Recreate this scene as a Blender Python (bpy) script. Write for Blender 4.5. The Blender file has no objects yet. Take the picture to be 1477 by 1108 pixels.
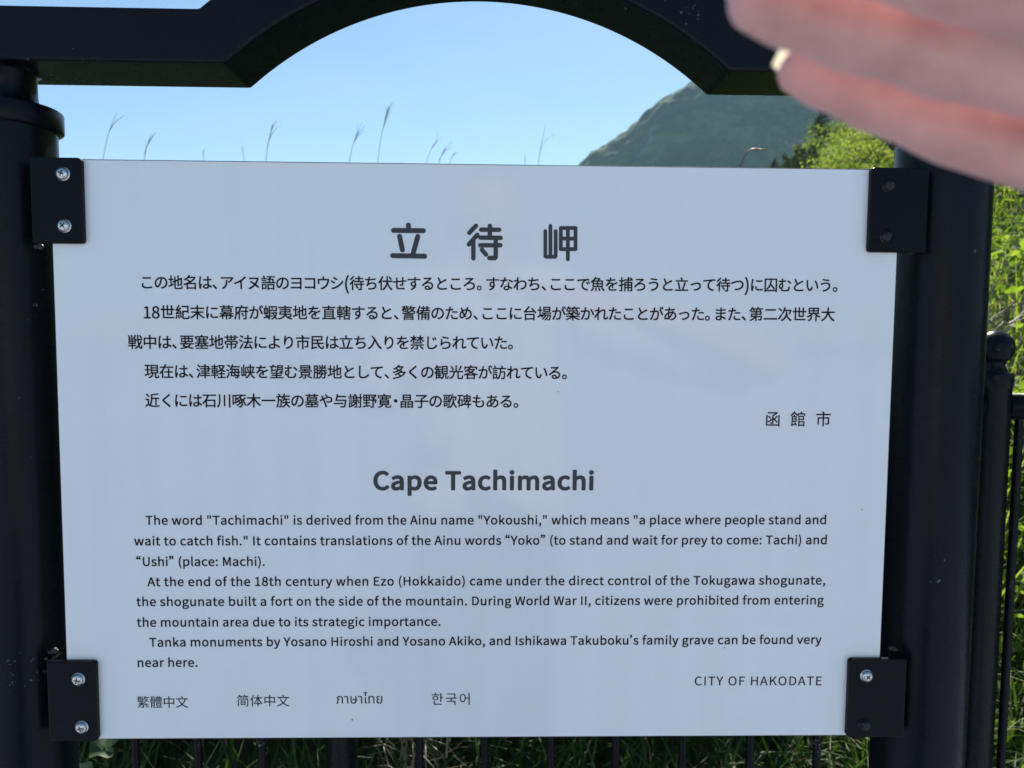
import bpy, bmesh, math, random, os
import numpy as np
from mathutils import Vector, Matrix
R = math.radians
random.seed(7)
rng = np.random.default_rng(11)
scene = bpy.context.scene
col = scene.collection
Z0 = 1.15                      # height of the sign panel's centre above the ground

# ------------------------------------------------------------------ camera
cam_d = bpy.data.cameras.new('camera')
cam = bpy.data.objects.new('camera', cam_d); col.objects.link(cam); scene.camera = cam
r_ = Vector((0.99971028, -0.02287632, 0.00748599)); u_ = Vector((-0.00587933, 0.06950951, 0.99756396)); f_ = Vector((0.02334094, 0.99731896, -0.06935487))
m = Matrix((r_, u_, -f_)).transposed().to_4x4()
m.translation = Vector((0.01396295, -0.72977969, 0.1228142 + Z0))
cam.matrix_world = m
cam_d.sensor_width = 36.0
cam_d.lens = 1100.0 / 1477.0 * 36.0
cam_d.clip_start = 0.01; cam_d.clip_end = 60000
cam_d.dof.use_dof = True
cam_d.dof.focus_distance = 0.80
cam_d.dof.aperture_fstop = 10.5

# ------------------------------------------------------------------ sky, sun, exposure
SUN_EL, SUN_AZ = 45.0, 14.0
world = bpy.data.worlds.new('World'); scene.world = world; world.use_nodes = True
wn = world.node_tree
sky = wn.nodes.new('ShaderNodeTexSky'); sky.sky_type = 'NISHITA'; sky.sun_disc = False
sky.sun_elevation = R(SUN_EL); sky.sun_rotation = R(SUN_AZ)
sky.altitude = 0; sky.air_density = 1.0; sky.dust_density = 0.05; sky.ozone_density = 0.6
wtc = wn.nodes.new('ShaderNodeTexCoord'); wmp = wn.nodes.new('ShaderNodeMapping'); wmp.inputs['Scale'].default_value = (1.2, 1.2, 4.0); wmp.inputs['Rotation'].default_value = (0.2, 0.35, 0)
wno = wn.nodes.new('ShaderNodeTexNoise'); wno.inputs['Scale'].default_value = 3.2; wno.inputs['Detail'].default_value = 5; wno.inputs['Roughness'].default_value = 0.5
wn.links.new(wtc.outputs['Generated'], wmp.inputs[0]); wn.links.new(wmp.outputs[0], wno.inputs['Vector'])
wra = wn.nodes.new('ShaderNodeValToRGB'); wra.color_ramp.elements[0].position = 0.40; wra.color_ramp.elements[1].position = 0.75
wra.color_ramp.elements[0].color = (0, 0, 0, 1); wra.color_ramp.elements[1].color = (0.12, 0.12, 0.12, 1); wn.links.new(wno.outputs[0], wra.inputs[0])
wmx = wn.nodes.new('ShaderNodeMix'); wmx.data_type = 'RGBA'; wn.links.new(wra.outputs[0], wmx.inputs[0]); wn.links.new(sky.outputs[0], wmx.inputs[6]); wmx.inputs[7].default_value = (6.5, 7.6, 8.6, 1)   # thin high cloud
wti = wn.nodes.new('ShaderNodeMix'); wti.data_type = 'RGBA'; wti.blend_type = 'MULTIPLY'; wti.inputs[0].default_value = 1.0; wti.inputs[7].default_value = (0.90, 1.0, 1.03, 1)   # sky tint: a little more cyan
wn.links.new(wmx.outputs[2], wti.inputs[6]); wn.links.new(wti.outputs[2], wn.nodes['Background'].inputs[0])
wn.nodes['Background'].inputs[1].default_value = 0.060
sl = bpy.data.lights.new('sun', 'SUN'); sl.energy = 4.0; sl.angle = R(0.55); sl.color = (1.0, 0.94, 0.84)
sun = bpy.data.objects.new('sun', sl); col.objects.link(sun)
sd = Vector((math.sin(R(SUN_AZ)) * math.cos(R(SUN_EL)), math.cos(R(SUN_AZ)) * math.cos(R(SUN_EL)), math.sin(R(SUN_EL))))
sun.rotation_euler = sd.to_track_quat('Z', 'Y').to_euler()
scene.view_settings.view_transform = 'Standard'; scene.view_settings.look = 'None'
scene.view_settings.gamma = 1.0; scene.view_settings.exposure = 1.17
scene.cycles.use_denoising = True
scene.cycles.volume_bounces = 0
scene.cycles.max_bounces = 8
scene.cycles.transparent_max_bounces = 12

# ------------------------------------------------------------------ helpers
def tag(o, label=None, cat=None, group=None, kind=None):
    if label: o['label'] = label
    if cat: o['category'] = cat
    if group: o['group'] = group
    if kind: o['kind'] = kind
    return o
def empty(name, loc=(0, 0, 0)):
    o = bpy.data.objects.new(name, None); col.objects.link(o); o.location = loc; o.empty_display_size = 0.1
    return o
def link(name, me, mats, parent=None, smooth=False):
    o = bpy.data.objects.new(name, me); col.objects.link(o)
    for mt in (mats if isinstance(mats, (list, tuple)) else [mats]):
        me.materials.append(mt)
    if smooth:
        me.polygons.foreach_set('use_smooth', [True] * len(me.polygons))
    if parent is not None:
        o.parent = parent
        if parent.type == 'EMPTY' and parent.parent is None:
            o.location = -parent.location      # meshes are built in world coordinates
    return o
def obj(name, bm, mats, parent=None, smooth=False):
    me = bpy.data.meshes.new(name); bmesh.ops.recalc_face_normals(bm, faces=bm.faces); bm.to_mesh(me); bm.free()
    return link(name, me, mats, parent, smooth)
def np_mesh(name, V, F, mats, parent=None, smooth=False, mi=None):
    """V (n,3), F (m,k) with constant k"""
    V = np.asarray(V, np.float32); F = np.asarray(F, np.int32)
    me = bpy.data.meshes.new(name)
    me.vertices.add(len(V)); me.vertices.foreach_set('co', V.ravel())
    me.loops.add(F.size); me.loops.foreach_set('vertex_index', F.ravel())
    me.polygons.add(len(F)); me.polygons.foreach_set('loop_start', np.arange(0, F.size, F.shape[1], dtype=np.int32))
    me.update(calc_edges=True)
    o = link(name, me, mats, parent, smooth)
    if mi is not None: me.polygons.foreach_set('material_index', np.asarray(mi, np.int32))
    return o
def add_box(bm, x0, x1, y0, y1, z0, z1, bevel=0.0, seg=2):
    r = bmesh.ops.create_cube(bm, size=1.0)
    vs = r['verts']
    for v in vs:
        v.co = Vector(((x0 + x1) / 2 + v.co.x * (x1 - x0), (y0 + y1) / 2 + v.co.y * (y1 - y0), (z0 + z1) / 2 + v.co.z * (z1 - z0)))
    if bevel:
        es = list({e for v in vs for e in v.link_edges})
        bmesh.ops.bevel(bm, geom=es, offset=bevel, segments=seg, profile=0.5, affect='EDGES')
def add_lathe(bm, prof, cx=0, cy=0, n=48, axis='z', cz=0, mat=0, cap=True):
    """prof: list of (r, h)"""
    rings = []
    for r, h in prof:
        ring = []
        for k in range(n):
            a = 2 * math.pi * k / n
            c, s = r * math.cos(a), r * math.sin(a)
            p = (cx + c, cy + s, cz + h) if axis == 'z' else ((cx + h, cy + c, cz + s) if axis == 'x' else (cx + c, cy - h, cz + s))
            ring.append(bm.verts.new(p))
        rings.append(ring)
    for a, b in zip(rings[:-1], rings[1:]):
        for k in range(n):
            f = bm.faces.new((a[k], a[(k + 1) % n], b[(k + 1) % n], b[k])); f.smooth = True; f.material_index = mat
    if cap:
        for ring in (rings[0], rings[-1]):
            f = bm.faces.new([bm.verts.new(v.co) for v in ring]); f.material_index = mat     # own corners: no smoothing over the rim
def tube_arrays(pts, rad, n=5):
    pts = np.asarray(pts, float); k = len(pts); rad = np.broadcast_to(np.asarray(rad, float), (k,))
    t = np.gradient(pts, axis=0); t /= np.linalg.norm(t, axis=1)[:, None] + 1e-12
    ref = np.array([0.31, 0.9, 0.2]); a = np.cross(t, ref); a /= np.linalg.norm(a, axis=1)[:, None]; b = np.cross(t, a)
    ang = np.arange(n) * 2 * np.pi / n
    V = pts[:, None] + rad[:, None, None] * (a[:, None] * np.cos(ang)[None, :, None] + b[:, None] * np.sin(ang)[None, :, None])
    F = []
    for i in range(k - 1):
        for j in range(n):
            F.append((i * n + j, i * n + (j + 1) % n, (i + 1) * n + (j + 1) % n, (i + 1) * n + j))
    return V.reshape(-1, 3), np.array(F)
def merge(parts):
    V, F, o = [], [], 0
    for v, f in parts:
        V.append(v); F.append(f + o); o += len(v)
    return np.concatenate(V), np.concatenate(F)

# ------------------------------------------------------------------ materials
def mat(name):
    mt = bpy.data.materials.new(name); mt.use_nodes = True
    nt = mt.node_tree
    return mt, nt, nt.nodes['Principled BSDF']
def noise(nt, scale, detail=4, rough=0.6, coord='Object'):
    tc = nt.nodes.new('ShaderNodeTexCoord'); n = nt.nodes.new('ShaderNodeTexNoise')
    n.inputs['Scale'].default_value = scale; n.inputs['Detail'].default_value = detail; n.inputs['Roughness'].default_value = rough
    nt.links.new(tc.outputs[coord], n.inputs['Vector'])
    return n
def ramp(nt, src, stops):
    r = nt.nodes.new('ShaderNodeValToRGB'); e = r.color_ramp.elements
    while len(e) < len(stops): e.new(0.5)
    for k, (p, c) in enumerate(stops):
        e[k].position = p; e[k].color = (*c, 1) if len(c) == 3 else c
    nt.links.new(src, r.inputs[0])
    return r
def bump(nt, bs, src, strength, dist):
    b = nt.nodes.new('ShaderNodeBump'); b.inputs['Strength'].default_value = strength; b.inputs['Distance'].default_value = dist
    nt.links.new(src, b.inputs['Height']); nt.links.new(b.outputs[0], bs.inputs['Normal'])
    return b

def paint(name, base, rough, chips=True, bstr=0.2, spec=0.22):
    mt, nt, bs = mat(name)
    n1 = noise(nt, 55, 5, 0.65); n2 = noise(nt, 420, 3, 0.6)
    rr = ramp(nt, n1.outputs[0], [(0.3, (rough - 0.05,) * 3), (0.75, (rough + 0.07,) * 3)])
    nt.links.new(rr.outputs[0], bs.inputs['Roughness'])
    if chips:
        n3 = noise(nt, 260, 2, 0.5); n4 = noise(nt, 9, 2, 0.5)
        mu = nt.nodes.new('ShaderNodeMath'); mu.operation = 'MULTIPLY'
        nt.links.new(n3.outputs[0], mu.inputs[0]); nt.links.new(n4.outputs[0], mu.inputs[1])
        c = ramp(nt, mu.outputs[0], [(0.0, base), (0.435, base), (0.45, (0.12, 0.125, 0.13)), (1.0, (0.2, 0.2, 0.2))])
        nt.links.new(c.outputs[0], bs.inputs['Base Color'])
    else:
        bs.inputs['Base Color'].default_value = (*base, 1)
    ad = nt.nodes.new('ShaderNodeMath'); ad.operation = 'ADD'
    nt.links.new(n1.outputs[0], ad.inputs[0]); nt.links.new(n2.outputs[0], ad.inputs[1])
    bump(nt, bs, ad.outputs[0], bstr, 0.0006)
    bs.inputs['Specular IOR Level'].default_value = spec
    return mt
M_BLACK = paint('black_paint', (0.004, 0.0055, 0.0095), 0.29, spec=0.15)
M_PLATE = paint('black_bracket_paint', (0.004, 0.005, 0.008), 0.30, chips=False, spec=0.11)
M_FENCE = paint('dark_fence_paint', (0.004, 0.006, 0.008), 0.28, spec=0.16)
M_WELD = paint('weld_bead', (0.05, 0.05, 0.052), 0.35, chips=False, bstr=0.6)

mt, nt, bs = mat('white_panel'); M_PANEL = mt
bs.inputs['Base Color'].default_value = (0.86, 0.87, 0.885, 1); bs.inputs['Roughness'].default_value = 0.22
n = noise(nt, 6, 3, 0.5); rr = ramp(nt, n.outputs[0], [(0.3, (0.05,) * 3), (0.7, (0.11,) * 3)]); nt.links.new(rr.outputs[0], bs.inputs['Roughness'])
n = noise(nt, 4, 2, 0.5); bump(nt, bs, n.outputs[0], 0.10, 0.004)
# pale patches and streaks in the base colour standing in for hazy reflections
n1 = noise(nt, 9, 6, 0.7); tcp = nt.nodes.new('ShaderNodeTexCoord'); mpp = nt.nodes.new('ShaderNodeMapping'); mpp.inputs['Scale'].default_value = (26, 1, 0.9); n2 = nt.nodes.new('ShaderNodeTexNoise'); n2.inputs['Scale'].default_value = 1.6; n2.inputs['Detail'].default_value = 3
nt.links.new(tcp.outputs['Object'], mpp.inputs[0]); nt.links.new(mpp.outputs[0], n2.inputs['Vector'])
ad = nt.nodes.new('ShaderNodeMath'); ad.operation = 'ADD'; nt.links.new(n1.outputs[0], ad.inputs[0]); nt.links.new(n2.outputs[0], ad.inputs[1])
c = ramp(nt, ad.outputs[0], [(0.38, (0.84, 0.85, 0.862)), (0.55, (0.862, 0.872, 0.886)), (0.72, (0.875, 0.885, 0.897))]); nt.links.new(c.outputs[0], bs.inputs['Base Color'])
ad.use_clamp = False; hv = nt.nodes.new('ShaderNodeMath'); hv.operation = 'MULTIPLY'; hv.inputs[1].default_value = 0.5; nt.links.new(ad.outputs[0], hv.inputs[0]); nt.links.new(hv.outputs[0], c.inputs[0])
mt, nt, bs = mat('panel_edge'); M_PEDGE = mt
bs.inputs['Base Color'].default_value = (0.08, 0.085, 0.09, 1); bs.inputs['Roughness'].default_value = 0.6
mt, nt, bs = mat('ink'); M_INK = mt
bs.inputs['Base Color'].default_value = (0.004, 0.004, 0.006, 1); bs.inputs['Roughness'].default_value = 0.6; bs.inputs['Specular IOR Level'].default_value = 0.2
mt, nt, bs = mat('title_ink'); M_INK2 = mt
bs.inputs['Base Color'].default_value = (0.022, 0.032, 0.04, 1); bs.inputs['Roughness'].default_value = 0.4
mt, nt, bs = mat('steel'); M_STEEL = mt
bs.inputs['Base Color'].default_value = (0.6, 0.6, 0.6, 1); bs.inputs['Metallic'].default_value = 1; bs.inputs['Roughness'].default_value = 0.2
n = noise(nt, 300, 4, 0.7); bump(nt, bs, n.outputs[0], 0.2, 0.0004)
mt, nt, bs = mat('dark_steel'); M_DSTEEL = mt
bs.inputs['Metallic'].default_value = 0.6
n = noise(nt, 260, 4, 0.7); c = ramp(nt, n.outputs[0], [(0.35, (0.012, 0.013, 0.016)), (0.62, (0.02, 0.02, 0.022)), (0.72, (0.35, 0.34, 0.3))]); nt.links.new(c.outputs[0], bs.inputs['Base Color'])
bs.inputs['Roughness'].default_value = 0.25
mt, nt, bs = mat('screw_recess'); M_RECESS = mt
bs.inputs['Base Color'].default_value = (0.01, 0.01, 0.01, 1); bs.inputs['Roughness'].default_value = 0.6

def leafmat(name, stops, trans=0.45, tcol=(1.25, 1.35, 0.6), rough=0.45, sc=3.0):
    mt, nt, bs = mat(name)
    n1 = noise(nt, sc, 4, 0.7); c = ramp(nt, n1.outputs[0], stops)
    nt.links.new(c.outputs[0], bs.inputs['Base Color']); bs.inputs['Roughness'].default_value = rough
    tr = nt.nodes.new('ShaderNodeBsdfTranslucent')
    mx = nt.nodes.new('ShaderNodeMix'); mx.data_type = 'RGBA'; mx.blend_type = 'MULTIPLY'; mx.inputs[0].default_value = 1.0
    nt.links.new(c.outputs[0], mx.inputs[6]); mx.inputs[7].default_value = (*tcol, 1)
    nt.links.new(mx.outputs[2], tr.inputs[0])
    ms = nt.nodes.new('ShaderNodeMixShader'); ms.inputs[0].default_value = trans
    nt.links.new(bs.outputs[0], ms.inputs[1]); nt.links.new(tr.outputs[0], ms.inputs[2])
    nt.links.new(ms.outputs[0], nt.nodes['Material Output'].inputs[0])
    return mt
M_LEAF = leafmat('broad_leaves', [(0.3, (0.07, 0.13, 0.02)), (0.48, (0.16, 0.25, 0.035)), (0.68, (0.32, 0.36, 0.07))], 0.6, rough=0.65)
M_SCRUB = leafmat('scrub_leaves', [(0.3, (0.05, 0.10, 0.02)), (0.48, (0.15, 0.21, 0.045)), (0.68, (0.34, 0.36, 0.10))], 0.55, rough=0.7, sc=0.9)
M_PINE = leafmat('pine_needles', [(0.3, (0.03, 0.05, 0.025)), (0.7, (0.06, 0.09, 0.035))], 0.3, rough=0.9, sc=1.5)
M_GRASS = leafmat('grass_blades', [(0.3, (0.022, 0.065, 0.010)), (0.55, (0.042, 0.10, 0.013)), (0.75, (0.09, 0.15, 0.025))], 0.45, rough=0.55, sc=4)
M_DRY = leafmat('dry_grass', [(0.3, (0.16, 0.12, 0.07)), (0.7, (0.30, 0.25, 0.17))], 0.35, tcol=(1.1, 1.0, 0.8), sc=5)
M_PLUME = leafmat('plume', [(0.3, (0.24, 0.25, 0.19)), (0.7, (0.36, 0.36, 0.29))], 0.35, tcol=(1.0, 0.95, 0.8), sc=5)
M_SHADELEAF = leafmat('shaded_round_leaf', [(0.3, (0.018, 0.05, 0.012)), (0.7, (0.035, 0.08, 0.018))], 0.12, rough=0.6, sc=9)  # leaf colour darkened to stand for the shade on it
M_SUNGRASS = leafmat('sunlit_grass_blades', [(0.3, (0.08, 0.14, 0.025)), (0.48, (0.20, 0.26, 0.05)), (0.68, (0.38, 0.37, 0.13))], 0.58, rough=0.65, sc=3)  # brighter, yellower grass copy with the sunlight put into its colour
mt, nt, bs = mat('bark'); M_BARK = mt
n = noise(nt, 12, 5, 0.7); c = ramp(nt, n.outputs[0], [(0.3, (0.05, 0.038, 0.028)), (0.7, (0.14, 0.11, 0.08))]); nt.links.new(c.outputs[0], bs.inputs['Base Color']); bs.inputs['Roughness'].default_value = 0.9
bump(nt, bs, n.outputs[0], 0.5, 0.02)
mt, nt, bs = mat('soil'); M_SOIL = mt
n = noise(nt, 2.2, 8, 0.7); c = ramp(nt, n.outputs[0], [(0.3, (0.03, 0.045, 0.012)), (0.55, (0.06, 0.065, 0.025)), (0.75, (0.11, 0.09, 0.05))]); nt.links.new(c.outputs[0], bs.inputs['Base Color']); bs.inputs['Roughness'].default_value = 0.95
n = noise(nt, 30, 6, 0.7); bump(nt, bs, n.outputs[0], 0.6, 0.03)
mt, nt, bs = mat('pale_paving'); M_PAVING = mt
n = noise(nt, 160, 5, 0.8); c = ramp(nt, n.outputs[0], [(0.3, (0.28, 0.315, 0.38)), (0.7, (0.37, 0.41, 0.485))]); nt.links.new(c.outputs[0], bs.inputs['Base Color']); bs.inputs['Roughness'].default_value = 0.9  # pale bluish paving colour, chosen to bounce light onto the board
bump(nt, bs, n.outputs[0], 0.5, 0.004)
mt, nt, bs = mat('sea_water'); M_SEA = mt
bs.inputs['Base Color'].default_value = (0.02, 0.06, 0.09, 1); bs.inputs['Roughness'].default_value = 0.15
n = noise(nt, 0.25, 6, 0.7); bump(nt, bs, n.outputs[0], 0.5, 0.6)
mt, nt, bs = mat('forest_slope'); M_MOUNT = mt
n1 = noise(nt, 0.05, 8, 0.75); c = ramp(nt, n1.outputs[0], [(0.3, (0.010, 0.026, 0.006)), (0.5, (0.03, 0.065, 0.012)), (0.66, (0.10, 0.155, 0.03))])
n2 = noise(nt, 0.035, 6, 0.8); tcm = nt.nodes.new('ShaderNodeTexCoord'); mp = nt.nodes.new('ShaderNodeMapping'); mp.inputs['Scale'].default_value = (1, 1, 0.3)
nt.links.new(tcm.outputs['Object'], mp.inputs[0]); nt.links.new(mp.outputs[0], n2.inputs['Vector'])
k = ramp(nt, n2.outputs[0], [(0.58, (0, 0, 0)), (0.66, (1, 1, 1))])
mx = nt.nodes.new('ShaderNodeMix'); mx.data_type = 'RGBA'; nt.links.new(k.outputs[0], mx.inputs[0]); nt.links.new(c.outputs[0], mx.inputs[6]); mx.inputs[7].default_value = (0.17, 0.16, 0.14, 1)
nt.links.new(mx.outputs[2], bs.inputs['Base Color']); bs.inputs['Roughness'].default_value = 0.95; bs.inputs['Specular IOR Level'].default_value = 0.1

mt, nt, bs = mat('skin'); M_SKIN = mt
n = noise(nt, 45, 6, 0.7); c = ramp(nt, n.outputs[0], [(0.3, (0.48, 0.275, 0.255)), (0.5, (0.585, 0.36, 0.34)), (0.7, (0.67, 0.45, 0.415))]); nt.links.new(c.outputs[0], bs.inputs['Base Color'])
bs.inputs['Roughness'].default_value = 0.48
bs.inputs['Subsurface Weight'].default_value = 1.0; bs.inputs['Subsurface Radius'].default_value = (1.0, 0.20, 0.11); bs.inputs['Subsurface Scale'].default_value = 0.013
n = noise(nt, 420, 4, 0.6); bump(nt, bs, n.outputs[0], 0.25, 0.0006)
mt, nt, bs = mat('nail'); M_NAIL = mt
bs.inputs['Base Color'].default_value = (0.88, 0.82, 0.68, 1); bs.inputs['Roughness'].default_value = 0.25
tr = nt.nodes.new('ShaderNodeBsdfTranslucent'); tr.inputs[0].default_value = (0.92, 0.88, 0.70, 1)
ms = nt.nodes.new('ShaderNodeMixShader'); ms.inputs[0].default_value = 0.5
nt.links.new(bs.outputs[0], ms.inputs[1]); nt.links.new(tr.outputs[0], ms.inputs[2]); nt.links.new(ms.outputs[0], nt.nodes['Material Output'].inputs[0])
mt, nt, bs = mat('sleeve_cloth'); M_CLOTH = mt
n = noise(nt, 300, 3, 0.6); c = ramp(nt, n.outputs[0], [(0.3, (0.55, 0.55, 0.56)), (0.7, (0.68, 0.68, 0.7))]); nt.links.new(c.outputs[0], bs.inputs['Base Color']); bs.inputs['Roughness'].default_value = 0.9

# ------------------------------------------------------------------ ground, path, sea, mountain
def smooth(a, b, x):
    t = np.clip((x - a) / (b - a), 0, 1); return t * t * (3 - 2 * t)
def vnoise(x, y, s, seed=0):
    """smooth value noise, range -1..1"""
    g = np.random.default_rng(seed).uniform(-1, 1, (256, 256))
    xs, ys = x / s, y / s; xi = np.floor(xs).astype(int); yi = np.floor(ys).astype(int); fx = xs - xi; fy = ys - yi
    fx = fx * fx * (3 - 2 * fx); fy = fy * fy * (3 - 2 * fy)
    G = lambda a, b: g[a % 256, b % 256]
    return (G(xi, yi) * (1 - fx) + G(xi + 1, yi) * fx) * (1 - fy) + (G(xi, yi + 1) * (1 - fx) + G(xi + 1, yi + 1) * fx) * fy
def ground_h(x, y):
    x = np.asarray(x, float); y = np.asarray(y, float)
    s = x - 1.25
    sp = np.where(s > 8, s, np.log1p(np.exp(np.clip(s * 2.6, -40, 40))) / 2.6)
    h = 0.75 * sp * smooth(0.55, 2.6, y)
    h = 24 * np.tanh(h / 24)
    h = h + smooth(0.9, 3, y) * (0.10 * vnoise(x, y, 1.7, 1) + 0.05 * vnoise(x, y, 0.6, 2)) + smooth(5, 12, y) * 0.35 * vnoise(x, y, 4.0, 3)
    drop = np.maximum(smooth(29, 40, y), smooth(7, 26, -x - 0.2 * y + 3))
    h = h * (1 - drop) - 33 * drop
    return h
xs = np.concatenate([np.linspace(-70, -8, 40, endpoint=False), np.linspace(-8, 12, 130, endpoint=False), np.linspace(12, 70, 60)])
ys = np.concatenate([np.linspace(-70, -2, 30, endpoint=False), np.linspace(-2, 10, 90, endpoint=False), np.linspace(10, 60, 60)])
X, Y = np.meshgrid(xs, ys, indexing='ij'); Hh = ground_h(X, Y) - np.where(Y < 0.6, 0.02, 0)
ii = np.arange(X.size).reshape(X.shape)
F = np.stack([ii[:-1, :-1], ii[1:, :-1], ii[1:, 1:], ii[:-1, 1:]], -1).reshape(-1, 4)
tag(np_mesh('ground', np.stack([X, Y, Hh], -1).reshape(-1, 3), F, M_SOIL, smooth=True), kind='structure')
bm = bmesh.new(); add_box(bm, -60, 60, -40, 0.42, -0.15, 0.0)
tag(obj('path', bm, M_PAVING), kind='structure')
bm = bmesh.new(); S = 1500
bm.faces.new([bm.verts.new(p) for p in ((-S, -S, -30), (S, -S, -30), (S, S, -30), (-S, S, -30))])
tag(obj('sea', bm, M_SEA), kind='structure')

q = np.array([-0.3, -0.05, 0.0, 0.06, 0.101, 0.121, 0.148, 0.170, 0.187, 0.209, 0.231, 0.249, 0.30, 0.40, 0.55, 0.8, 1.1, 1.6])
e = np.array([-0.12, -0.10, 0.05, 0.16, 0.214, 0.236, 0.251, 0.265, 0.282, 0.302, 0.314, 0.325, 0.352, 0.40, 0.42, 0.41, 0.35, 0.1])
YR = 320.0
xs = np.arange(-110, 400, 1.05); ys = np.arange(130, 400, 1.05)
X, Y = np.meshgrid(xs, ys, indexing='ij')
zr = np.interp(X / YR, q, e) * YR
spur = 14 * vnoise(X, Y, 60, 5) + 6 * vnoise(X, Y, 24, 6)
front = np.clip(YR - Y, 0, None); back = np.clip(Y - YR, 0, None)
Zm = zr - 1.3 * (np.sqrt(front ** 2 + 11 ** 2) - 11) - 0.45 * back + 0.8 * spur * np.clip(front / 40, 0, 1)
# tree crowns over the slope: domes on a jittered grid
cell = 3.4; cr = np.random.default_rng(3)
jit = cr.uniform(0, 1, (200, 200, 3))
gx, gy = np.floor(X / cell).astype(int), np.floor(Y / cell).astype(int)
dome = np.zeros_like(X)
for dx in (-1, 0, 1):
    for dy in (-1, 0, 1):
        J = jit[(gx + dx) % 200, (gy + dy) % 200]
        px = (gx + dx + J[..., 0]) * cell; py = (gy + dy + J[..., 1]) * cell; rr_ = cell * (0.55 + 0.35 * J[..., 2])
        d2 = ((X - px) ** 2 + (Y - py) ** 2) / rr_ ** 2
        dome = np.maximum(dome, np.sqrt(np.clip(1 - d2, 0, 1)) * (0.7 + 1.3 * J[..., 2]))
Zm = Zm + dome + cr.uniform(-0.25, 0.25, X.shape) - 1.6
Zm = np.maximum(Zm, -31)
ii = np.arange(X.size).reshape(X.shape)
F = np.stack([ii[:-1, :-1], ii[1:, :-1], ii[1:, 1:], ii[:-1, 1:]], -1).reshape(-1, 4)
tag(np_mesh('mountain', np.stack([X, Y, Zm], -1).reshape(-1, 3), F, M_MOUNT, smooth=False), kind='structure')

# ------------------------------------------------------------------ the information sign
sign = empty('information_sign', (0, 0.037, 0))
tag(sign, 'white bilingual information board between two black round posts under an arched black beam', 'information sign')
PY, PR, PX = 0.037, 0.0446, 0.462       # post axis depth, radius, distance from the middle
def zz(z): return z + Z0
for s in (-1, 1):
    bm = bmesh.new()
    add_lathe(bm, [(PR, -0.3), (PR, zz(0.3135))], s * PX, PY, 72)
    po = obj('post', bm, M_BLACK, sign)
    bm = bmesh.new()
    a, b = zz(0.3135), zz(0.3340)
    add_lathe(bm, [(0.046, a), (0.0492, a + 0.0005), (0.0502, a + 0.002), (0.0502, b - 0.002), (0.0492, b - 0.0005), (0.040, b + 0.001), (0.029, b + 0.0012)], s * PX, PY, 72)
    c_ = obj('collar', bm, M_BLACK, po); 
    bm = bmesh.new()
    add_lathe(bm, [(0.034, b + 0.0012), (0.0298, b + 0.005), (0.0285, b + 0.012), (0.0282, zz(0.3665)), (0.032, zz(0.3684))], s * PX, PY, 64)
    obj('neck', bm, M_BLACK, po)
# beam: straight ends and an arch, one profile pulled 77 mm deep
cz, Ri, Ro = 0.106, 0.352, 0.404
b0, b1 = 0.3685, 0.4170
xi = math.sqrt(Ri ** 2 - (b0 - cz) ** 2); xo = math.sqrt(Ro ** 2 - (b1 - cz) ** 2)
ti, to = math.atan2(b0 - cz, xi), math.atan2(b1 - cz, xo)
xc = -0.002
low = [(-0.53, b0)] + [(xc - Ri * math.cos(t), cz + Ri * math.sin(t)) for t in np.linspace(ti, math.pi - ti, 97)] + [(0.53, b0)]
upp = [(-0.53, b1)] + [(xc - Ro * math.cos(t), cz + Ro * math.sin(t)) for t in np.linspace(to, math.pi - to, 97)] + [(0.53, b1)]
bm = bmesh.new()
Y0, Y1 = 0.0, 0.077
rows = []
for y in (Y0, Y1):
    rows.append(([bm.verts.new((x, y, zz(z))) for x, z in low], [bm.verts.new((x, y, zz(z))) for x, z in upp]))
n = len(low)
for k in range(n - 1):
    bm.faces.new((rows[0][0][k], rows[0][0][k + 1], rows[0][1][k + 1], rows[0][1][k]))
    bm.faces.new((rows[1][0][k + 1], rows[1][0][k], rows[1][1][k], rows[1][1][k + 1]))
    bm.faces.new((rows[0][0][k + 1], rows[0][0][k], rows[1][0][k], rows[1][0][k + 1]))
    bm.faces.new((rows[0][1][k], rows[0][1][k + 1], rows[1][1][k + 1], rows[1][1][k]))
for k in (0, n - 1):
    bm.faces.new((rows[0][0][k], rows[0][1][k], rows[1][1][k], rows[1][0][k]))
bmesh.ops.recalc_face_normals(bm, faces=bm.faces)
sharp = [ed for ed in bm.edges if len(ed.link_faces) == 2 and ed.calc_face_angle(0) > 0.5]
bmesh.ops.bevel(bm, geom=sharp, offset=0.0028, segments=3, profile=0.5, affect='EDGES')
for f in bm.faces: f.smooth = False
beam = obj('top_beam', bm, M_BLACK, sign)

# panel
PW, PH, PT = 0.4, 0.27917, 0.004
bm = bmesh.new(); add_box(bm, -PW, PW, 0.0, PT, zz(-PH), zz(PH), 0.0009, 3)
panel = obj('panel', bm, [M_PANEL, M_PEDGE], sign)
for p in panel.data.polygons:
    if p.normal.y > -0.97: p.material_index = 1      # cut edges and the unpainted back

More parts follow.
